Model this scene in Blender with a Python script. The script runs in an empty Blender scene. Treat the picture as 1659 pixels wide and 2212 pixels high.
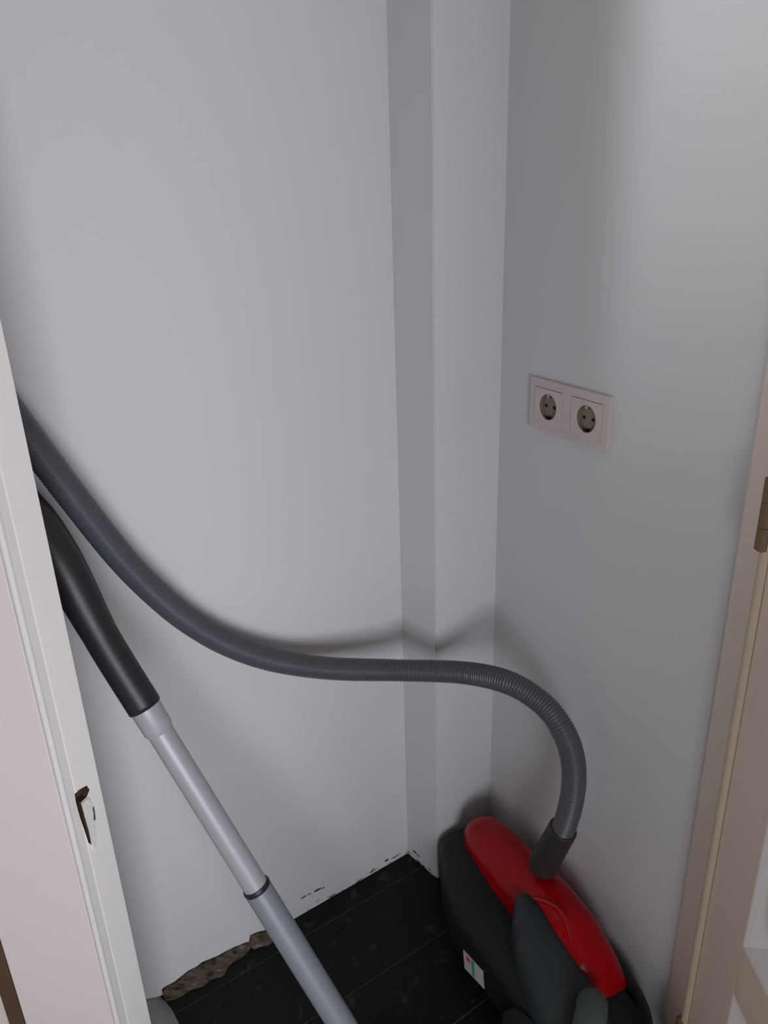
import bpy, bmesh, math, random
from mathutils import Vector, Matrix, noise
random.seed(7)
sc = bpy.context.scene
# ------------------------------------------------------------------ camera
# image frame 1659 x 2212, focal length 1650 px, camera 1.32 m above the floor, looking down about 22 degrees
W, H, F, CH = 1659.0, 2212.0, 1650.0, 1.32
ROT = Matrix(((0.9994446, 0.0333230, 0.0), (-0.0124505, 0.3734251, -0.9275768), (-0.0309096, 0.9270616, 0.3736326)))
cam_d = bpy.data.cameras.new('camera'); cam = bpy.data.objects.new('camera', cam_d)
sc.collection.objects.link(cam); sc.camera = cam
cam_d.sensor_fit = 'VERTICAL'; cam_d.sensor_height = 36.0; cam_d.sensor_width = 27.0
cam_d.lens = F / H * 36.0; cam_d.clip_start = 0.02
cam.matrix_world = Matrix.Translation((0, 0, CH)) @ ROT.to_4x4()
# ------------------------------------------------------------------ world, lights, exposure
wd = bpy.data.worlds.new('world'); sc.world = wd; wd.use_nodes = True
wd.node_tree.nodes['Background'].inputs[0].default_value = (0.75, 0.85, 1.0, 1)
wd.node_tree.nodes['Background'].inputs[1].default_value = 0.6
def area(name, loc, target, sx, sy, power, col):
    l = bpy.data.lights.new(name, 'AREA'); l.shape = 'RECTANGLE'; l.size = sx; l.size_y = sy
    l.energy = power; l.color = col
    o = bpy.data.objects.new(name, l); sc.collection.objects.link(o)
    o.location = loc
    o.rotation_euler = (Vector(target) - Vector(loc)).to_track_quat('-Z', 'Z').to_euler()
    return o
area('window_daylight', (0.72, -1.80, 0.83), (0.64, 0, -0.30), 1.45, 1.25, 58, (0.905, 0.92, 1.0))
# light from a small deep-set window high on the left side of the room
fl_ = area('side_window_daylight', (-1.88, 0.10, 2.02), (0.40, 0.95, 1.80), 0.40, 0.35, 2.1, (0.95, 0.97, 1.0)); fl_.data.spread = math.radians(40)
sc.view_settings.view_transform = 'Standard'; sc.view_settings.look = 'None'
sc.view_settings.exposure = 0.0; sc.view_settings.gamma = 1.0; sc.view_settings.use_curve_mapping = False

# ------------------------------------------------------------------ helpers
def ray(x, y): return ROT @ Vector(((x - W / 2) / F, -(y - H / 2) / F, -1.0))
EYE = Vector((0, 0, CH))
def at(x, y, d): return EYE + ray(x, y) * d                       # point at camera depth d
def on_z(x, y, z=0.0):
    r = ray(x, y); return EYE + r * ((z - CH) / r.z)
def on_plane(x, y, p0, n):
    r = ray(x, y); return EYE + r * ((p0 - EYE).dot(n) / r.dot(n))
def link(o, parent=None):
    sc.collection.objects.link(o)
    if parent is not None:
        o.parent = parent
        o.matrix_parent_inverse = parent.matrix_world.inverted()
    return o
def mk(name, bm, m, parent=None, smooth=False, label=None):
    me = bpy.data.meshes.new(name); bmesh.ops.recalc_face_normals(bm, faces=bm.faces[:])
    bm.to_mesh(me); bm.free()
    if m: me.materials.append(m)
    if smooth:
        for p in me.polygons: p.use_smooth = True
        if smooth == 'auto':
            try: me.set_sharp_from_angle(angle=math.radians(35))
            except Exception: pass
    o = bpy.data.objects.new(name, me); link(o, parent)
    if label: o['label'] = label
    return o
def tag(o, label, cat=None, group=None, kind=None):
    o['label'] = label
    if cat: o['category'] = cat
    if group: o['group'] = group
    if kind: o['kind'] = kind
    return o
def prism(bm, pts, z0, z1, bevel=0):
    lo = [bm.verts.new((p[0], p[1], z0)) for p in pts]; hi = [bm.verts.new((p[0], p[1], z1)) for p in pts]
    bm.faces.new(lo[::-1]); bm.faces.new(hi)
    for i in range(len(pts)):
        j = (i + 1) % len(pts); bm.faces.new((lo[i], lo[j], hi[j], hi[i]))
    if bevel:
        bmesh.ops.bevel(bm, geom=bm.edges[:], offset=bevel, segments=2, affect='EDGES', profile=0.6)
    return bm
def box(bm, a, b, bevel=0):
    return prism(bm, [(a[0], a[1]), (b[0], a[1]), (b[0], b[1]), (a[0], b[1])], a[2], b[2], bevel)
def newbox(a, b, bevel=0): return box(bmesh.new(), a, b, bevel)
def frame_box(bm, O, X, Y, Z, a, b):
    "box in a local frame"
    vs = []
    for k in (a[2], b[2]):
        for (i, j) in ((a[0], a[1]), (b[0], a[1]), (b[0], b[1]), (a[0], b[1])):
            vs.append(bm.verts.new(O + X * i + Y * j + Z * k))
    for f in ((3, 2, 1, 0), (4, 5, 6, 7), (0, 1, 5, 4), (1, 2, 6, 5), (2, 3, 7, 6), (3, 0, 4, 7)):
        bm.faces.new([vs[i] for i in f])
    return bm
def spline(P, n):
    out = []
    Q = [P[0] * 2 - P[1]] + P + [P[-1] * 2 - P[-2]]
    for i in range(1, len(Q) - 2):
        p0, p1, p2, p3 = Q[i - 1:i + 3]
        for k in range(n):
            t = k / n
            out.append(0.5 * ((2 * p1) + (p2 - p0) * t + (2 * p0 - 5 * p1 + 4 * p2 - p3) * t * t + (3 * p1 - p0 - 3 * p2 + p3) * t ** 3))
    out.append(P[-1]); return out
def resample(P, step):
    L = [0.0]
    for a, b in zip(P, P[1:]): L.append(L[-1] + (b - a).length)
    n = max(2, int(L[-1] / step)); out = []; j = 0
    for i in range(n + 1):
        s = L[-1] * i / n
        while j < len(P) - 2 and L[j + 1] < s: j += 1
        t = (s - L[j]) / max(1e-9, L[j + 1] - L[j]); out.append(P[j].lerp(P[j + 1], min(1, max(0, t))))
    return out
def tube(bm, P, rad, seg=24, cap=True, flat=None):
    "sweep; rad(i) radius; flat(i) optional second radius factor"
    T = []
    for i in range(len(P)):
        a = P[max(0, i - 1)]; b = P[min(len(P) - 1, i + 1)]; T.append((b - a).normalized())
    N = T[0].orthogonal().normalized(); rings = []
    for i, p in enumerate(P):
        if i: N = (N - T[i] * N.dot(T[i])).normalized()
        B = T[i].cross(N); r = rad(i); f = flat(i) if flat else 1
        rings.append([bm.verts.new(p + N * (math.cos(2 * math.pi * k / seg) * r) + B * (math.sin(2 * math.pi * k / seg) * r * f)) for k in range(seg)])
    for a, b in zip(rings, rings[1:]):
        for k in range(seg):
            j = (k + 1) % seg; bm.faces.new((a[k], a[j], b[j], b[k]))
    if cap: bm.faces.new(rings[0][::-1]); bm.faces.new(rings[-1])
    return bm
def lathe_line(a, b, prof, seg=32):
    "solid of revolution about a->b; prof = [(t metres along, radius)]"
    bm = bmesh.new(); T = (b - a).normalized(); P = [a + T * t for t, r in prof]
    N = T.orthogonal().normalized(); B = T.cross(N); rings = []
    for p, (t, r) in zip(P, prof):
        rings.append([bm.verts.new(p + N * (math.cos(2 * math.pi * k / seg) * r) + B * (math.sin(2 * math.pi * k / seg) * r)) for k in range(seg)])
    for u, v in zip(rings, rings[1:]):
        for k in range(seg):
            j = (k + 1) % seg; bm.faces.new((u[k], u[j], v[j], v[k]))
    bm.faces.new(rings[0][::-1]); bm.faces.new(rings[-1])
    return bm

# ------------------------------------------------------------------ materials
def mat(name, col, rough=0.5, spec=0.5, noise_amt=0.0, noise_scale=8.0, bump=0.0, bump_scale=60.0, metal=0.0, coat=0.0):
    m = bpy.data.materials.new(name); m.use_nodes = True; nt = m.node_tree; b = nt.nodes['Principled BSDF']
    b.inputs['Base Color'].default_value = (*col, 1); b.inputs['Roughness'].default_value = rough
    b.inputs['Specular IOR Level'].default_value = spec; b.inputs['Metallic'].default_value = metal
    b.inputs['Coat Weight'].default_value = coat
    tc = nt.nodes.new('ShaderNodeTexCoord')
    if noise_amt:
        n = nt.nodes.new('ShaderNodeTexNoise'); n.inputs['Scale'].default_value = noise_scale; n.inputs['Detail'].default_value = 5
        nt.links.new(tc.outputs['Object'], n.inputs['Vector'])
        r = nt.nodes.new('ShaderNodeValToRGB'); r.color_ramp.elements[0].position = .3; r.color_ramp.elements[1].position = .7
        r.color_ramp.elements[0].color = (*[c * (1 - noise_amt) for c in col], 1)
        r.color_ramp.elements[1].color = (*[min(1, c * (1 + noise_amt)) for c in col], 1)
        nt.links.new(n.outputs['Fac'], r.inputs['Fac']); nt.links.new(r.outputs['Color'], b.inputs['Base Color'])
    if bump:
        n = nt.nodes.new('ShaderNodeTexNoise'); n.inputs['Scale'].default_value = bump_scale; n.inputs['Detail'].default_value = 4
        nt.links.new(tc.outputs['Object'], n.inputs['Vector'])
        bp = nt.nodes.new('ShaderNodeBump'); bp.inputs['Strength'].default_value = bump; bp.inputs['Distance'].default_value = 0.004
        nt.links.new(n.outputs['Fac'], bp.inputs['Height']); nt.links.new(bp.outputs['Normal'], b.inputs['Normal'])
    return m
def wall_mat(name, col):
    "painted plaster with chipped dirty patches just above the floor"
    m = mat(name, col, 0.6, 0.3, bump=0.25, bump_scale=9)
    nt = m.node_tree; b = nt.nodes['Principled BSDF']
    tc = nt.nodes.new('ShaderNodeTexCoord'); sp = nt.nodes.new('ShaderNodeSeparateXYZ'); nt.links.new(tc.outputs['Object'], sp.inputs[0])
    n = nt.nodes.new('ShaderNodeTexNoise'); n.inputs['Scale'].default_value = 38; n.inputs['Detail'].default_value = 6
    mp = nt.nodes.new('ShaderNodeMapping'); mp.inputs['Scale'].default_value = (1, 1, 3.2)
    nt.links.new(tc.outputs['Object'], mp.inputs[0]); nt.links.new(mp.outputs[0], n.inputs['Vector'])
    # mask = noise - z*k  > threshold
    ma = nt.nodes.new('ShaderNodeMath'); ma.operation = 'MULTIPLY'; ma.inputs[1].default_value = 9.0; nt.links.new(sp.outputs['Z'], ma.inputs[0])
    sb = nt.nodes.new('ShaderNodeMath'); sb.operation = 'SUBTRACT'; nt.links.new(n.outputs['Fac'], sb.inputs[0]); nt.links.new(ma.outputs[0], sb.inputs[1])
    r = nt.nodes.new('ShaderNodeValToRGB'); r.color_ramp.elements[0].position = .50; r.color_ramp.elements[1].position = .57
    r.color_ramp.elements[0].color = (*col, 1); r.color_ramp.elements[1].color = (0.10, 0.085, 0.06, 1)
    nt.links.new(sb.outputs[0], r.inputs['Fac']); nt.links.new(r.outputs['Color'], b.inputs['Base Color'])
    return m
M = {}
M['wall'] = wall_mat('white_wall_paint', (0.66, 0.66, 0.675))
M['room'] = mat('room_wall_paint', (0.70, 0.65, 0.59), .7)
M['ceil'] = mat('ceiling_paint', (0.50, 0.46, 0.42), .7)
M['cream'] = mat('cream_gloss_paint', (0.88, 0.86, 0.82), .35, .5, bump=.12, bump_scale=30)
M['casing'] = mat('white_casing_paint', (0.74, 0.69, 0.675), .45, .4, bump=.1, bump_scale=25)
M['edge'] = mat('glossy_white_edge', (0.80, 0.79, 0.77), .25, .5)
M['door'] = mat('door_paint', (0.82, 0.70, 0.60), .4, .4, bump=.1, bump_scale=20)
M['dooredge'] = mat('yellowed_door_edge_paint', (0.56, 0.47, 0.35), .6, .3)
M['brown'] = mat('brown_wood', (0.09, 0.05, 0.03), .5, .4, .3, 20)
M['brass'] = mat('painted_brass_hinge', (0.17, 0.11, 0.05), .5, .4)
M['socket'] = mat('cream_socket_plastic', (0.60, 0.53, 0.51), .35, .4)
M['well'] = mat('ivory_socket_insert', (0.21, 0.19, 0.13), .4, .4)
M['hole'] = mat('dark_hole', (0.01, 0.01, 0.008), .6, .2)
M['metal'] = mat('steel', (0.35, 0.35, 0.34), .3, .5, metal=.9)
M['hose'] = mat('grey_hose_plastic', (0.080, 0.087, 0.099), .36, .5)
M['cuff'] = mat('charcoal_plastic', (0.034, 0.030, 0.033), .5, .4)
M['black'] = mat('black_handle_plastic', (0.018, 0.016, 0.020), .42, .45)
M['tube'] = mat('silver_grey_tube', (0.41, 0.42, 0.45), .42, .4, metal=.15)
M['tube2'] = mat('silver_grey_sleeve', (0.24, 0.265, 0.30), .45, .4, metal=.15)
M['body'] = mat('dark_grey_vacuum_plastic', (0.009, 0.010, 0.011), .55, .3)
M['deck'] = mat('slate_grey_vacuum_plastic', (0.028, 0.036, 0.040), .5, .35)
M['knob'] = mat('grey_green_grip_plastic', (0.085, 0.11, 0.10), .55, .3)
M['red'] = mat('red_gloss_plastic', (0.36, 0.0008, 0.003), .24, .22)
M['highlight_ridge'] = mat('highlight_red_plastic', (0.36, 0.001, 0.004), .12, .6)  # glossier red for the arc added as a highlight
M['label'] = mat('white_sticker', (0.55, 0.55, 0.56), .5)
M['lred'] = mat('red_print', (0.5, 0.12, 0.12), .5)
M['lgreen'] = mat('green_print', (0.1, 0.35, 0.2), .5)
M['tyre'] = mat('black_rubber', (0.012, 0.012, 0.013), .7)
M['sub'] = mat('dusty_subfloor', (0.20, 0.18, 0.13), .9)
M['roomfloor'] = mat('light_wood_floor', (0.36, 0.32, 0.285), .45, .4, .25, 6)
M['plaster'] = mat('bare_plaster', (0.36, 0.35, 0.34), .8, .2, .15, 30, .4, 60)
def floor_mat():
    m = mat('black_painted_boards', (0.004, 0.004, 0.0045), .5, .22, bump=.35, bump_scale=22)
    nt = m.node_tree; b = nt.nodes['Principled BSDF']; tc = nt.nodes.new('ShaderNodeTexCoord')
    n = nt.nodes.new('ShaderNodeTexNoise'); n.inputs['Scale'].default_value = 26; n.inputs['Detail'].default_value = 7; n.inputs['Roughness'].default_value = .6
    nt.links.new(tc.outputs['Object'], n.inputs['Vector'])
    r = nt.nodes.new('ShaderNodeValToRGB'); e = r.color_ramp.elements
    e[0].position = .59; e[0].color = (0.004, 0.004, 0.0045, 1); e[1].position = .85; e[1].color = (0.06, 0.064, 0.07, 1)
    nt.links.new(n.outputs['Fac'], r.inputs['Fac']); nt.links.new(r.outputs['Color'], b.inputs['Base Color'])
    return m
M['floor'] = floor_mat()
def rot_mat():
    m = mat('rotten_wood_and_plaster', (0.1, .08, .05), .9, .15, bump=.8, bump_scale=70)
    nt = m.node_tree; b = nt.nodes['Principled BSDF']; tc = nt.nodes.new('ShaderNodeTexCoord')
    n = nt.nodes.new('ShaderNodeTexNoise'); n.inputs['Scale'].default_value = 26; n.inputs['Detail'].default_value = 7; n.inputs['Roughness'].default_value = .65
    mp = nt.nodes.new('ShaderNodeMapping'); mp.inputs['Rotation'].default_value = (0, 0, math.radians(-33.8)); mp.inputs['Scale'].default_value = (1, 4.5, 4.5)
    nt.links.new(tc.outputs['Object'], mp.inputs[0]); nt.links.new(mp.outputs[0], n.inputs['Vector'])
    r = nt.nodes.new('ShaderNodeValToRGB'); e = r.color_ramp.elements
    e[0].position = .32; e[0].color = (.012, .010, .008, 1); e[1].position = .70; e[1].color = (.24, .215, .20, 1)
    for p, c in ((.42, (.05, .042, .024, 1)), (.50, (.085, .072, .048, 1)), (.57, (.10, .072, .062, 1))):
        x = e.new(p); x.color = c
    nt.links.new(n.outputs['Fac'], r.inputs['Fac']); nt.links.new(r.outputs['Color'], b.inputs['Base Color'])
    return m
M['rot'] = rot_mat()

# ------------------------------------------------------------------ room shell
A = on_z(344, 2153); B = on_z(881, 1843); C = on_z(945, 1899); D = on_z(1055, 1830); E = on_z(1386, 2210)
UP = Vector((0, 0, 1))
db = (B - A).normalized(); nb = Vector((db.y, -db.x, 0))          # back wall direction, normal into closet
dr = (E - D).normalized(); nr = Vector((dr.y, -dr.x, 0))          # right wall direction towards the room, normal into closet
if nr.dot(Vector((-1, -1, 0))) < 0: nr = -nr
if nb.dot(EYE - A) < 0: nb = -nb
TOP = 2.55
FYI, FYO = 0.785, 0.735                                           # front partition: closet side / room side
XL, XR = -0.375, 0.430                                            # clear opening
def isect_y(p, d, y): return p + d * ((y - p.y) / d.y)
LB = isect_y(A, db, FYI + 0.0)
Bend = B + db * 0.35
bm = prism(bmesh.new(), [LB, Bend, Bend - nb * .1, LB - nb * .1 - db * .1], 0, TOP)
wb = mk('wall_back', bm, M['wall']); wb['kind'] = 'structure'
RE = isect_y(D, dr, 0.845)
RS = D - dr * 0.35
bm = prism(bmesh.new(), [RE, RS, RS - nr * .1, RE - nr * .1], 0, TOP)
wr = mk('wall_right', bm, M['wall']); wr['kind'] = 'structure'
# boxed-in corner
bm = bmesh.new()
prism(bm, [B, C, D, D + db * .0 + Vector((0.0, 0.09, 0)), B + db * .12], 0, TOP)
es = [e for e in bm.edges if abs(e.verts[0].co.z - e.verts[1].co.z) > 1 and (e.verts[0].co.xy - C.xy).length < 1e-4]
bmesh.ops.bevel(bm, geom=es, offset=.0015, segments=2, affect='EDGES')
wc = mk('wall_corner', bm, M['wall']); wc['kind'] = 'structure'
# front partition: left part, right part, lintel
bm = bmesh.new()
box(bm, (-1.9, FYO + .012, 0), (-0.505, FYI, 2.6)); wl = mk('wall_front', bm, M['room']); wl['kind'] = 'structure'
bm = bmesh.new(); prism(bm, [(0.455, 0.78), (RE.x, 0.845), (RE.x + .25, 0.845), (1.7, 0.845), (1.7, 0.78)], 0, 2.6)
w2 = mk('wall_front', bm, M['room']); w2['kind'] = 'structure'
bm = newbox((-0.505, FYO + .012, 2.10), (0.455, 0.845, 2.6)); w3 = mk('wall_front', bm, M['room']); w3['kind'] = 'structure'
# room around the camera
for nm, a, b in (('wall_left', (-2.0, -1.9, 0), (-1.9, .8, 2.6)), ('wall_right', (1.7, -1.9, 0), (1.8, .9, 2.6))):
    o = mk(nm, newbox(a, b), M['room']); o['kind'] = 'structure'
wx0, wx1, wz0, wz1 = -0.04, 1.46, 0.14, 1.52
bm = bmesh.new()
box(bm, (-2, -2.0, 0), (wx0, -1.9, 2.6)); box(bm, (wx1, -2.0, 0), (1.8, -1.9, 2.6))
box(bm, (wx0, -2.0, 0), (wx1, -1.9, wz0)); box(bm, (wx0, -2.0, wz1), (wx1, -1.9, 2.6))
o = mk('wall_rear', bm, M['room']); o['kind'] = 'structure'
bm = bmesh.new()
for a, b in (((wx0, -1.96, wz0), (wx0 + .04, -1.92, wz1)), ((wx1 - .04, -1.96, wz0), (wx1, -1.92, wz1)),
             ((wx0, -1.96, wz0), (wx1, -1.92, wz0 + .04)), ((wx0, -1.96, wz1 - .04), (wx1, -1.92, wz1))): box(bm, a, b)
o = mk('window_1', bm, M['edge']); o['kind'] = 'structure'
bm = newbox((-1.9, -1.12, 0), (1.7, -1.00, 0.44)); o = mk('wall_shade_blocker', bm, M['room']); o['kind'] = 'structure'  # unseen low wall, added to shade the foot of the closet walls
bm = newbox((-2, -2.0, 2.6), (1.8, 0.85, 2.7)); o = mk('ceiling', bm, M['ceil']); o['kind'] = 'structure'
bm = prism(bmesh.new(), [(-.9, .786), (RE.x + .1, .846), (.7, 1.7), (-.3, 1.7)], TOP, TOP + .05)
o = mk('ceiling', bm, M['ceil']); o['kind'] = 'structure'
TH = 0.70                                                          # threshold line
o = mk('floor', newbox((-2, -2.0, -.1), (1.8, TH, 0)), M['roomfloor']); o['kind'] = 'structure'
# closet floor: dusty base with black boards laid parallel to the back wall
fl = mk('floor', prism(bmesh.new(), [(-1.0, TH + .001), (.75, TH + .001), (.75, 1.7), (-1.0, 1.7)], -.1, -.0022), M['sub']); fl['kind'] = 'structure'
def dist(p): return (p - A).dot(nb)
w1 = (dist(on_z(653, 2019)) + dist(on_z(788, 1949))) / 2; w2_ = (dist(on_z(731, 2158)) + dist(on_z(927, 2036))) / 2
pw = w2_ - w1
print('plank lines', round(w1, 3), round(w2_, 3))
cuts = [w1 - pw] + [w1 + pw * i for i in range(6)]
def clip(poly, y):
    out = []
    for i in range(len(poly)):
        p, q = poly[i], poly[(i + 1) % len(poly)]
        if p.y >= y: out.append(p)
        if (p.y >= y) != (q.y >= y): out.append(p.lerp(q, (y - p.y) / (q.y - p.y)))
    return out
for i in range(len(cuts) - 1):
    a, b = cuts[i] + .0015, cuts[i + 1] - .0015
    poly = [A - db * .45 + nb * a, A - db * .45 + nb * b, A + db * 1.25 + nb * b, A + db * 1.25 + nb * a]
    poly = clip(poly, TH + .002)
    if len(poly) < 3: continue
    bm = prism(bmesh.new(), poly, -.0021, random.uniform(-.0006, 0))
    mk('plank', bm, M['floor'], fl)
# rotten strip along the foot of the back wall (left of the tube)
bm = bmesh.new()
s0, s1 = (on_z(352, 2150) - A).dot(db), (on_z(606, 2002) - A).dot(db)
nn = 60; rows = 7; grid = []
for i in range(nn + 1):
    t = i / nn; s = s0 + (s1 - s0) * t
    env = math.sin(math.pi * min(1, t * 1.3 + .06)) ** .5 if t < .72 else max(0.25, 1 - (t - .72) * 2.2)
    hgt = (.018 + .008 * noise.noise(Vector((s * 45, 1.3, 0)))) * env + .004
    out = (.020 + .012 * noise.noise(Vector((s * 40, 7.3, 0)))) * env + .004
    col = []
    for k in range(rows):
        u = k / (rows - 1)
        z = hgt * (1 - u) ** 1.4 + .0005 + .0018 * noise.noise(Vector((s * 60, u * 6, 3)))* (1 if 0<k<rows-1 else 0)
        col.append(bm.verts.new(A + db * s + nb * (.0012 + out * u + .0015*noise.noise(Vector((s*70,u*5,9)))*(k>0)) + UP * max(z, .0004)))
    col.append(bm.verts.new(A + db * s + nb * .0006 + UP * .0002)); grid.append(col)
for c0, c1 in zip(grid, grid[1:]):
    for k in range(rows + 1):
        j = (k + 1) % (rows + 1); bm.faces.new((c0[k], c0[j], c1[j], c1[k]))
bm.faces.new(grid[0]); bm.faces.new(grid[-1][::-1])
mk('rotten_skirting', bm, M['rot'], wb, smooth=True, label='crumbling brown rotten strip at foot of the wall')
# plaster lump at the far left foot of the wall
Pp = [on_z(346, 2154), on_z(357, 2163), on_z(372, 2182), on_z(387, 2212), on_z(400, 2262)]
bm = bmesh.new(); rings = []
for i, p in enumerate(Pp):
    back = p - Vector((.28, .10, 0)) * (.6 + .1 * i)
    row = []
    for k in range(6):
        u = k / 5; q = p.lerp(back, u); 
        q = q if (q - A).dot(nb) > .001 else q + nb * (.001 - (q - A).dot(nb))
        row.append(bm.verts.new(q + UP * (.0005 + .034 * (1 - (1 - u) ** 3))))
    row.append(bm.verts.new((row[-1].co.x, row[-1].co.y, .0002))); row.append(bm.verts.new((p.x, p.y, .0002)))
    rings.append(row)
for a, b in zip(rings, rings[1:]):
    for k in range(8):
        j = (k + 1) % 8; bm.faces.new((a[k], a[j], b[j], b[k]))
bm.faces.new(rings[0]); bm.faces.new(rings[-1][::-1])
mk('plaster_lump', bm, M['plaster'], wb, smooth=True, label='grey rounded plaster lump at left end of the wall foot')
# flaked paint chips on the wall foot right of the tube and on the boxed corner
def chip(P0, d, n, s, z, ln, hg, name, parent):
    bm = bmesh.new(); ring = []
    K = 14
    for k in range(K):
        a = 2 * math.pi * k / K; rr = 1 + .45 * noise.noise(Vector((math.cos(a) * 2 + s * 90, math.sin(a) * 2, z * 80)))
        ring.append(P0 + d * (s + math.cos(a) * ln * rr) + UP * (z + math.sin(a) * hg * rr))
    lo = [bm.verts.new(p + n * .0001) for p in ring]; hi = [bm.verts.new(p + n * .0009) for p in ring]
    bm.faces.new(lo[::-1]); bm.faces.new(hi)
    for k in range(K): bm.faces.new((lo[k], lo[(k + 1) % K], hi[(k + 1) % K], hi[k]))
    mk(name, bm, M['rot'], parent)
for (px, py, ln, hg) in ((655, 1938, .006, .0015), (668, 1931, .004, .001), (686, 1922, .008, .0022), (697, 1918, .004, .0012), (835, 1858, .005, .003)):
    q = on_plane(px, py, A, nb); chip(A, db, nb, (q - A).dot(db), q.z, ln, hg, 'paint_chip', wb)
dc = (C - B).normalized(); nc = Vector((dc.y, -dc.x, 0)); nc = nc if nc.dot(EYE - B) > 0 else -nc
for (px, py, ln, hg) in ((896, 1840, .006, .0022), (904, 1848, .004, .0015), (905, 1864, .007, .0022), (915, 1872, .004, .0018)):
    q = on_plane(px, py, B, nc); chip(B, dc, nc, (q - B).dot(dc), max(q.z, .003), ln, hg, 'paint_chip', wc)

# ------------------------------------------------------------------ door frame (left jamb, right jamb, head)
fr = bpy.data.objects.new('trim_1', None); sc.collection.objects.link(fr); fr['kind'] = 'structure'
fr['label'] = 'cream painted closet door frame around the opening'
HT = 2.06
# left casing: face towards the room, with rounded bright inner edge, then stepped reveal
bm = newbox((-0.5285, FYO, 0), (XL - .0305, FYO + .022, HT + .12), .0015); mk('casing', bm, M['casing'], fr, label='pale pinkish white casing board left of the opening')
JF = XL - .022                                                   # front of the slightly splayed reveal
prof = [(JF - .006, FYO + .004), (JF, FYO + .004), (JF + .0036, .750), (JF + .0050, .7515), (XL - .001, FYI - .002), (XL - .003, FYI), (XL - .05, FYI), (XL - .05, FYO + .023), (JF - .006, FYO + .023)]
jl = mk('jamb', prism(bmesh.new(), prof, 0, HT), M['cream'], fr, label='cream left jamb with strike recess')
bm = lathe_line(Vector((JF - .0043, FYO + .0035, 0.0)), Vector((JF - .0043, FYO + .0035, HT)), [(0, .0043), (HT, .0043)], 20)
rde = mk('rounded_edge', bm, M['edge'], fr, smooth='auto', label='glossy white rounded edge of the left jamb')
# brown strip and lintel casing
mk('beading', newbox((-0.551, FYO - .002, 0), (-0.529, FYO + .014, HT + .12), .003), M['brown'], fr, label='brown wooden bead outside the left casing')
mk('casing', newbox((-0.5285, FYO, HT + .001), (0.445, FYO + .022, HT + .12), .002), M['casing'], fr)
mk('jamb', newbox((XL, FYO + .02, HT - .02), (XR, .84, HT + .04)), M['cream'], fr)
# right jamb
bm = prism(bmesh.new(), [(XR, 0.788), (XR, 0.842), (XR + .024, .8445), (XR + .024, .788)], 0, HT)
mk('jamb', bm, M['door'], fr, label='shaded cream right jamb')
# strike recess cut into the left jamb, with a loose white strike plate
ru = Vector((XL - .001 - JF, FYI - .002 - FYO - .004, 0)).normalized(); rn = Vector((ru.y, -ru.x, 0))
def st(x, y): return on_plane(x, y, Vector((JF, FYO + .004, 0)), rn)
def x_prism(px, x0, x1):
    P = [st(*p) for p in px]; bm = bmesh.new()
    lo = [bm.verts.new(p + rn * x0) for p in P]; hi = [bm.verts.new(p + rn * x1) for p in P]
    bm.faces.new(lo[::-1]); bm.faces.new(hi)
    for k in range(len(P)): bm.faces.new((lo[k], lo[(k + 1) % len(P)], hi[(k + 1) % len(P)], hi[k]))
    return bm
cut = mk('cutter', x_prism([(163, 1716), (172, 1706), (188, 1697), (194, 1706), (188, 1722), (176, 1734), (184, 1764), (193, 1796), (199, 1826), (192, 1820), (184, 1795), (174, 1764), (166, 1735)], -.011, .012), M['brown'])
for tgt in (jl, rde):
    md = tgt.modifiers.new('cut', 'BOOLEAN'); md.operation = 'DIFFERENCE'; md.solver = 'EXACT'; md.object = cut
    try: md.material_mode = 'TRANSFER'
    except Exception: pass
bpy.context.view_layer.update(); dg = bpy.context.evaluated_depsgraph_get()
for tgt in (jl, rde):
    nm = bpy.data.meshes.new_from_object(tgt.evaluated_get(dg)); tgt.modifiers.clear(); tgt.data = nm
bpy.data.objects.remove(cut)
mk('strike_plate', x_prism([(177, 1735), (189, 1723), (195, 1732), (202, 1765), (206, 1800), (204, 1836), (199, 1824), (193, 1794), (185, 1764)], -.0004, .0014), M['edge'], fr, label='small loose white strike plate')
mk('plate_slot', x_prism([(201, 1743), (203, 1756), (204.5, 1770), (200.5, 1772), (200, 1758)], -.0004, .0017), M['metal'], fr)

# ------------------------------------------------------------------ door leaf opened back on the right
dX = XR + .001
def dp(x, y): return on_plane(x, y, Vector((dX, 0, 0)), Vector((1, 0, 0)))
c1 = dp(1605, 2045); c2 = dp(1584, 2146); ci = dp(1650, 2048)
print('door corner', c1, c2, ci)
door = bpy.data.objects.new('door_1', None); door.location = (dX + .02, .775, 0.008); sc.collection.objects.link(door); door['kind'] = 'structure'
bpy.context.view_layer.update()
DY1 = 0.772; DW = 0.80; DY0 = DY1 - DW; DT = .04; DZ0, DZ1 = .008, 2.05
ys = c1.y; sw = DY1 - ys                                          # stile inner edge
yf = DY0 + sw
zU0 = c1.z; zL1 = c2.z; zL0 = .22; zU1 = 1.93
zM0, zM1 = 1.05 , 1.17
def dbx(name, a, b, m=M['door'], bv=.0015, **k): return mk(name, newbox(a, b, bv), m, door, **k)
dbx('stile', (dX, ys, DZ0), (dX + DT, DY1, DZ1)); dbx('stile', (dX, DY0, DZ0), (dX + DT, yf, DZ1))
for z0, z1 in ((DZ0, zL0), (zL1, zU0), (zU1, DZ1)): dbx('rail', (dX, yf, z0), (dX + DT, ys, z1))
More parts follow.
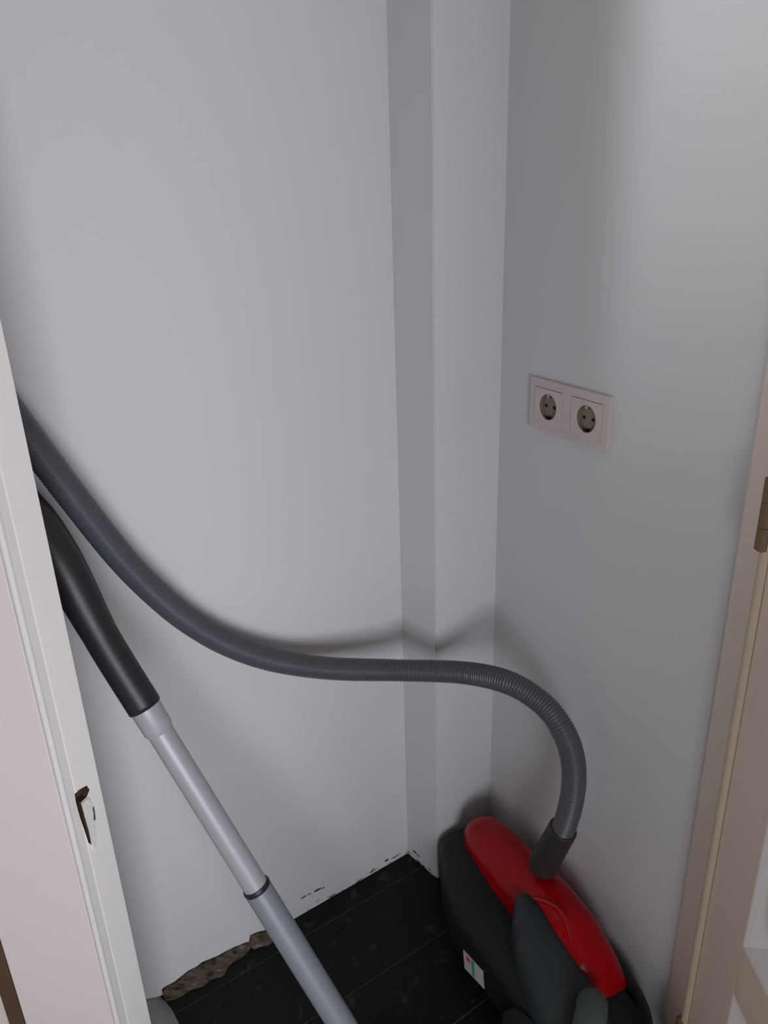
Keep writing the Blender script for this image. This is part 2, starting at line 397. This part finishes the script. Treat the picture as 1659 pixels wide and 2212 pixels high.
def door_panel(z0, z1):
    g = .026; dep = .026
    # four mitred moulding pieces
    O = [(ys, z0), (ys, z1), (yf, z1), (yf, z0)]; I = [(ys - g, z0 + g), (ys - g, z1 - g), (yf + g, z1 - g), (yf + g, z0 + g)]
    for k in range(4):
        j = (k + 1) % 4; bm = bmesh.new()
        prof = [(0, .0005), (.12, .002), (.5, .012), (.9, .022), (1, dep)]
        A1 = []; B1 = []
        for t, d in prof:
            A1.append(bm.verts.new((dX + d, O[k][0] + (I[k][0] - O[k][0]) * t, O[k][1] + (I[k][1] - O[k][1]) * t)))
            B1.append(bm.verts.new((dX + d, O[j][0] + (I[j][0] - O[j][0]) * t, O[j][1] + (I[j][1] - O[j][1]) * t)))
        for q in range(len(prof) - 1): bm.faces.new((A1[q], A1[q + 1], B1[q + 1], B1[q]))
        a = bm.verts.new((dX + dep + .003, O[k][0], O[k][1])); b = bm.verts.new((dX + dep + .003, O[j][0], O[j][1]))
        bm.faces.new((A1[0], B1[0], b, a)); bm.faces.new((A1[-1], a, b, B1[-1])); bm.faces.new(A1 + [a]); bm.faces.new(B1 + [b])
        mk('moulding', bm, M['edge'], door, smooth='auto')
    # raised and fielded panel
    bm = bmesh.new(); r = .045
    lo = [bm.verts.new((dX + dep + .0005, y, z)) for y, z in I]
    s = lambda y: y
    J = [(ys - g - r, z0 + g + r), (ys - g - r, z1 - g - r), (yf + g + r, z1 - g - r), (yf + g + r, z0 + g + r)]
    hi = [bm.verts.new((dX + .006, y, z)) for y, z in J]; bk = [bm.verts.new((dX + DT - .008, y, z)) for y, z in I]
    bm.faces.new(hi); bm.faces.new(bk[::-1])
    for k in range(4):
        j = (k + 1) % 4; bm.faces.new((lo[k], lo[j], hi[j], hi[k])); bm.faces.new((bk[k], bk[j], lo[j], lo[k]))
    mk('panel', bm, M['edge'], door)
door_panel(zL0, zL1); door_panel(zU0, zU1)
# door edge bead next to the jamb and hinges
e1 = dp(1470, 2200)
mk('edge_bead', lathe_line(Vector((dX - .002, DY1 + .006, .02)), Vector((dX - .002, DY1 + .006, 2.04)), [(0, .006), (2.02, .006)], 20), M['dooredge'], door, smooth='auto', label='yellowed cream bead along the hinge edge')
for hp in (dp(1655, 1100), dp(1463, 2212)):
    z = hp.z; print('hinge z', z)
    hb = mk('hinge', lathe_line(Vector((dX - .006, DY1 + .008, z - .045)), Vector((dX - .006, DY1 + .008, z + .045)), [(0, .004), (.003, .008), (.029, .008), (.030, .007), (.031, .008), (.059, .008), (.060, .007), (.061, .008), (.087, .008), (.09, .004)], 20), M['brass'], door, smooth='auto')

# ------------------------------------------------------------------ double wall socket
sp_ = lambda x, y: on_plane(x, y, D, nr)
TL, TR, BR, BL = sp_(1154, 811), sp_(1324, 856), sp_(1319, 979), sp_(1152, 919)
cen = (TL + TR + BR + BL) / 4
sw_ = ((TR - TL).dot(dr) + (BR - BL).dot(dr)) / 2; sh_ = ((TL - BL).z + (TR - BR).z) / 2
c_1, c_2 = sp_(1187, 882), sp_(1264, 907)
print('socket', sw_, sh_, cen, (c_1 - cen).dot(dr), (c_2 - cen).dot(dr), (c_1 - cen).z, (c_2 - cen).z)
sock = bpy.data.objects.new('wall_socket', None); sock.location = cen; sc.collection.objects.link(sock)
tag(sock, 'cream double wall socket mounted on the right wall', 'wall socket'); bpy.context.view_layer.update()
def fb(bm, a, b): return frame_box(bm, cen, dr, UP, nr, a, b)
def disc_hole(bm, cx_, cz_, r, hw, hh, z, n=40):
    "square plate face with a round hole, as quads from circle to square"
    circ = []; sq = []
    for k in range(n):
        a = 2 * math.pi * k / n; c, s = math.cos(a), math.sin(a)
        circ.append(bm.verts.new(cen + dr * (cx_ + r * c) + UP * (cz_ + r * s) + nr * z))
        m_ = max(abs(c), abs(s)); sq.append(bm.verts.new(cen + dr * (cx_ + hw * c / m_) + UP * (cz_ + hh * s / m_) + nr * z))
    for k in range(n):
        j = (k + 1) % n; bm.faces.new((circ[k], circ[j], sq[j], sq[k]))
    return circ, sq
hw, hh = sw_ / 2, sh_ / 2; cxs = (-.0375 * sw_ / .152, .0375 * sw_ / .152); iw = .0275 * sw_ / .152; ih = .0275
# frame plate: strips around the two inserts
bm = bmesh.new(); g = .0006
th = .0075
for a, b in (((-hw, ih + g), (hw, hh)), ((-hw, -hh), (hw, -ih - g)), ((-hw, -ih - g), (cxs[0] - iw - g, ih + g)),
             ((cxs[0] + iw + g, -ih - g), (cxs[1] - iw - g, ih + g)), ((cxs[1] + iw + g, -ih - g), (hw, ih + g))):
    fb(bm, (a[0], a[1], .0), (b[0], b[1], th))
bmesh.ops.remove_doubles(bm, verts=bm.verts[:], dist=1e-6)
mk('frame', bm, M['socket'], sock)
bm = fb(bmesh.new(), (-hw + .001, -hh + .001, 0), (hw - .001, hh - .001, .0015)); mk('back_plate', bm, M['hole'], sock)
for cx0 in cxs:
    bm = bmesh.new(); R0 = .0198; dpth = -.008; n = 40
    z1 = th + .0015
    circ, sq = disc_hole(bm, cx0, 0, R0 + .0012, iw, ih, z1, n)
    c2_ = [bm.verts.new(v.co - nr * .0012 + (cen + dr * cx0 - v.co + nr * (v.co - cen).dot(nr)).normalized() * .0012) for v in circ]
    sqb = [bm.verts.new(v.co - nr * .007) for v in sq]
    for k in range(n):
        j = (k + 1) % n
        bm.faces.new((circ[k], c2_[k], c2_[j], circ[j])); bm.faces.new((sq[k], sq[j], sqb[j], sqb[k]))
    ins = mk('socket_insert', bm, M['socket'], sock)
    # round well
    bm = bmesh.new(); top = []; bot = []
    for k in range(n):
        a = 2 * math.pi * k / n; v = dr * math.cos(a) * R0 + UP * math.sin(a) * R0
        top.append(bm.verts.new(cen + dr * cx0 + v + nr * (z1 - .001))); bot.append(bm.verts.new(cen + dr * cx0 + v * .97 + nr * .0025))
    for k in range(n):
        j = (k + 1) % n; bm.faces.new((top[k], bot[k], bot[j], top[j]))
    bm.faces.new(bot)
    mk('well', bm, M['well'], ins, smooth='auto', label='recessed round ivory well')
    for sx_ in (-.0095, .0095):
        c0 = cen + dr * (cx0 + sx_) + nr * .0026
        mk('pin_hole', lathe_line(c0, c0 + nr * .0006, [(0, .0028), (.0006, .0028)], 16), M['hole'], ins)
    for sz in (1, -1):
        bm = frame_box(bmesh.new(), cen + dr * cx0 + UP * (sz * .0175), dr, UP, nr, (-.0035, -.0022, .0026), (.0035, .0022, .0085))
        mk('earth_clip', bm, M['hole' if sz < 0 else 'metal'], ins)

# ------------------------------------------------------------------ vacuum cleaner
vac = bpy.data.objects.new('vacuum_cleaner', None)
def V(s, w, z): return D + dr * s + nr * w + UP * z
vac.location = V(.27, .14, 0); sc.collection.objects.link(vac); bpy.context.view_layer.update()
tag(vac, 'red and dark grey canister vacuum cleaner with hose and tube in closet corner', 'vacuum cleaner')
def interp(tab, s):
    if s <= tab[0][0]: return tab[0][1:]
    for a, b in zip(tab, tab[1:]):
        if s <= b[0]:
            t = (s - a[0]) / (b[0] - a[0]); t = t * t * (3 - 2 * t) * .35 + t * .65
            return tuple(x + (y - x) * t for x, y in zip(a[1:], b[1:]))
    return tab[-1][1:]
def loft(tab, ns=48, seg=48, ex=2.6):
    "tab rows: s, w0, w1, z0, z1 ; superellipse sections, closed with domed ends"
    bm = bmesh.new(); rings = []
    sA, sB = tab[0][0], tab[-1][0]
    for i in range(ns + 1):
        u = i / ns; s = sA + (sB - sA) * (0.5 - 0.5 * math.cos(math.pi * u))
        w0, w1, z0, z1 = interp(tab, s)
        cw, cz, rw, rz = (w0 + w1) / 2, (z0 + z1) / 2, (w1 - w0) / 2, (z1 - z0) / 2
        ring = []
        for k in range(seg):
            a = 2 * math.pi * k / seg; c, sn = math.cos(a), math.sin(a)
            ring.append(bm.verts.new(V(s, cw + rw * math.copysign(abs(c) ** (2 / ex), c), cz + rz * math.copysign(abs(sn) ** (2 / ex), sn))))
        rings.append(ring)
    for a, b in zip(rings, rings[1:]):
        for k in range(seg):
            j = (k + 1) % seg; bm.faces.new((a[k], a[j], b[j], b[k]))
    bm.faces.new(rings[0][::-1]); bm.faces.new(rings[-1]); return bm
# dark lower body
mk('body', loft([(.020, .10, .13, .06, .10), (.030, .07, .145, .035, .125), (.06, .05, .166, .022, .138), (.13, .045, .200, .018, .15), (.20, .045, .222, .018, .15),
                 (.40, .045, .226, .018, .15), (.48, .05, .222, .022, .14), (.515, .07, .20, .035, .12), (.525, .10, .17, .05, .09)], ex=3.6), M['body'], vac, smooth=True,
   label='dark grey lower body of the vacuum cleaner')
mk('cover', loft([(.055, .070, .095, .12, .158), (.065, .052, .112, .10, .178), (.090, .038, .124, .08, .194), (.14, .034, .134, .07, .205), (.22, .034, .142, .06, .215),
                  (.30, .032, .146, .055, .224), (.36, .035, .148, .05, .220), (.41, .040, .148, .05, .198), (.445, .045, .140, .06, .165), (.46, .07, .12, .09, .135)], ex=2.35), M['red'], vac, smooth=True,
   label='glossy red top cover')
mk('side_cover', loft([(.270, .128, .140, .17, .200), (.282, .118, .155, .14, .214), (.31, .110, .180, .11, .219), (.36, .108, .206, .09, .210), (.43, .11, .224, .07, .192), (.50, .12, .222, .06, .165), (.53, .14, .20, .08, .13)], ex=2.4),
   M['deck'], vac, smooth=True, label='slate grey raised side cover beside the red one')
# raised glossy arc added on the red cover to catch a highlight
cov = [o for o in vac.children if o.name.startswith('cover')][0]
bpy.context.view_layer.update(); inv = cov.matrix_world.inverted(); rp = []
for px, py in ((1140, 1943), (1160, 1943), (1182, 1949), (1200, 1960), (1214, 1976), (1224, 1996), (1231, 2020), (1234, 2044)):
    d = ray(px, py).normalized(); ok, loc, nn_, _i = cov.ray_cast(inv @ EYE, inv.to_3x3() @ d)
    if ok: rp.append(cov.matrix_world @ loc)
if len(rp) > 3:
    rp = resample(spline(rp, 8), .002); nR = len(rp)
    mk('highlight_ridge', tube(bmesh.new(), rp, lambda i: .0050 * math.sin(math.pi * (i + .5) / nR) ** .5, 12), M['highlight_ridge'], vac, smooth=True)
# rear grip
gp = [V(.466, .140, .160), V(.472, .150, .180), V(.486, .166, .190), V(.508, .194, .187), V(.533, .222, .168), V(.54, .235, .13)]
gp = resample(spline(gp, 8), .004)
mk('grip', tube(bmesh.new(), gp, lambda i: .0235 * math.sqrt(max(.02, 1 - (1 - min(1, (i + .3) / 6)) ** 2)), 24), M['knob'], vac, smooth=True, label='pale grey green rounded rear grip')
# wheels
for w0, w1 in ((.222, .238), (.032, .044)):
    a, b = V(.43, w0, .068), V(.43, w1, .068)
    wh = mk('wheel', lathe_line(a, b, [(0, .060), (.002, .067), (abs(w1 - w0) - .003, .067), (abs(w1 - w0), .058)], 40), M['tyre'], vac, smooth='auto')
    o1 = b if w0 > .1 else a; dd = nr if w0 > .1 else -nr
    mk('hub_cap', lathe_line(o1, o1 + dd, [(0, .040), (.003, .036), (.0035, .012)], 32), M['body'], wh, smooth='auto')
a, b = V(.10, .125, .020), V(.10, .155, .020)
mk('caster', lathe_line(a, b, [(0, .016), (.003, .020), (.027, .020), (.03, .016)], 24), M['tyre'], vac, smooth='auto')
# sticker on the side
wS = .2235
P0 = D + nr * wS
q = [on_plane(x, y, P0, nr) for x, y in ((1001, 2052), (1044, 2098), (1046, 2136), (1004, 2091))]
print('label s', [round((p - D).dot(dr), 3) for p in q], [round(p.z, 3) for p in q])
def patch(name, quad, m, parent, t0, t1):
    bm = bmesh.new(); lo = [bm.verts.new(p + nr * t0) for p in quad]; hi = [bm.verts.new(p + nr * t1) for p in quad]
    bm.faces.new(lo[::-1]); bm.faces.new(hi)
    for k in range(4): bm.faces.new((lo[k], lo[(k + 1) % 4], hi[(k + 1) % 4], hi[k]))
    return mk(name, bm, m, parent)
st_ = patch('sticker', q, M['label'], vac, -.0008, .0006); st_['label'] = 'small white sticker with red and green marks'
def sub(u0, u1, v0, v1):
    f = lambda u, v: q[0].lerp(q[1], u).lerp(q[3].lerp(q[2], u), v)
    return [f(u0, v0), f(u1, v0), f(u1, v1), f(u0, v1)]
patch('red_mark', sub(.14, .36, .10, .38), M['lred'], st_, .0006, .0009)
patch('green_mark', sub(.42, .56, .04, .95), M['lgreen'], st_, .0006, .0009)

# hose (corrugated), cuff at the canister
hp = [(1183, 1850, 1.325), (1217, 1789, 1.275), (1237, 1715, 1.235), (1238, 1645, 1.21), (1217, 1580, 1.20), (1174, 1522, 1.215), (1100, 1475, 1.245), (1000, 1453, 1.30), (860, 1448, 1.325), (730, 1445, 1.295),
      (640, 1435, 1.27), (560, 1417, 1.235), (480, 1385, 1.195), (402, 1337, 1.15), (330, 1276, 1.10), (259, 1202, 1.055), (169, 1088, .995), (92, 986, .95), (23, 892, .912), (-40, 805, .88)]
HP = [at(*p) for p in hp]
cuffA, cuffB = HP[0], HP[1]
pts = resample(spline(HP, 14), .0048 / 6)
r0 = .0188
hs = mk('hose', tube(bmesh.new(), pts, lambda i: r0 + .0009 * math.cos(i * math.pi / 3), 20), M['hose'], vac, smooth=True, label='grey corrugated suction hose')
dv = (cuffB - cuffA).normalized(); Lc = (cuffB - cuffA).length
mk('hose_cuff', lathe_line(cuffA - dv * .03, cuffB, [(0, .0255), (.004, .0258), (Lc + .018, .0240), (Lc + .028, .0238), (Lc + .030, .021)], 36), M['cuff'], vac, smooth='auto', label='charcoal cuff joining hose to the red cover')
# tube: upper black handle, grey collar, tube, sleeve
def axis(x, y, d): return at(x, y, d)
T1 = axis(311, 1524, 1.000); T2 = axis(738, 2212, 1.105)
td = (T2 - T1).normalized()
def tpt(x, y):
    "point on tube axis nearest the pixel ray"
    r = ray(x, y).normalized(); w0 = T1 - EYE; b_ = td.dot(r); d_ = td.dot(w0); e_ = r.dot(w0)
    return T1 + td * ((b_ * e_ - d_) / (1 - b_ * b_))
Tc = tpt(351, 1590); Tj = tpt(553, 1918)
dfl = T2 + td * ((0.035 - T2.z) / td.z)
L = lambda a, b: (b - a).length
up0 = T1 - td * .40
print('tube top', up0, 'T1', T1, 'foot', dfl)
mk('upper_tube', lathe_line(T1 - td * .02, Tj, [(0, .0170), (L(T1, Tj) + .02, .0172)], 36), M['tube'], vac, smooth='auto', label='silver grey upper suction tube')
mk('tube_collar', lathe_line(T1 - td * .01, Tc, [(0, .0202), (L(T1, Tc) - .002, .0198), (L(T1, Tc) + .003, .0174)], 36), M['tube'], vac, smooth='auto')
mk('lock_ring', lathe_line(Tj - td * .004, Tj + td * .003, [(0, .0190), (.0035, .0200), (.007, .0190)], 36), M['black'], vac, smooth='auto')
mk('lower_tube', lathe_line(Tj + td * .0005, dfl, [(0, .0186), (.004, .0194), (L(Tj, dfl), .0194)], 36), M['tube2'], vac, smooth='auto', label='slate silver lower suction tube')
# handle: thick black part widening upward, bending back to meet the hose
hose_end = HP[-1]
hpz = [T1 + td * .002, T1 - td * .10, T1 - td * .20 + Vector((.006, 0, 0)), T1 - td * .27 + Vector((.006, 0, 0)), T1 - td * .33 + Vector((0, .0, .004)), hose_end.lerp(T1 - td * .40, .5) + UP * .03, hose_end + (HP[-1] - HP[-2]) * .25, hose_end - (HP[-1] - HP[-2]) * .1]
hh_ = resample(spline(hpz, 10), .006); nH = len(hh_)
def hr(i):
    t = i / nH
    return .0222 + .0055 * max(0, min(1, (t - .22) / .2)) if t < .5 else .0277 - .006 * min(1, (t - .5) / .3)
mk('handle', tube(bmesh.new(), hh_, hr, 28), M['black'], vac, smooth=True, label='black curved handle at top of the tube')
# floor nozzle at the foot of the tube (below the frame)
nz = Vector((dfl.x, dfl.y, 0)); X_ = Vector((td.x, td.y, 0)).normalized(); Y_ = Vector((-X_.y, X_.x, 0))
bm = bmesh.new(); frame_box(bm, nz, X_, Y_, UP, (-.01, -.13, .001), (.07, .13, .030)); bmesh.ops.bevel(bm, geom=bm.edges[:], offset=.009, segments=3, affect='EDGES')
mk('floor_nozzle', bm, M['black'], vac, smooth='auto')
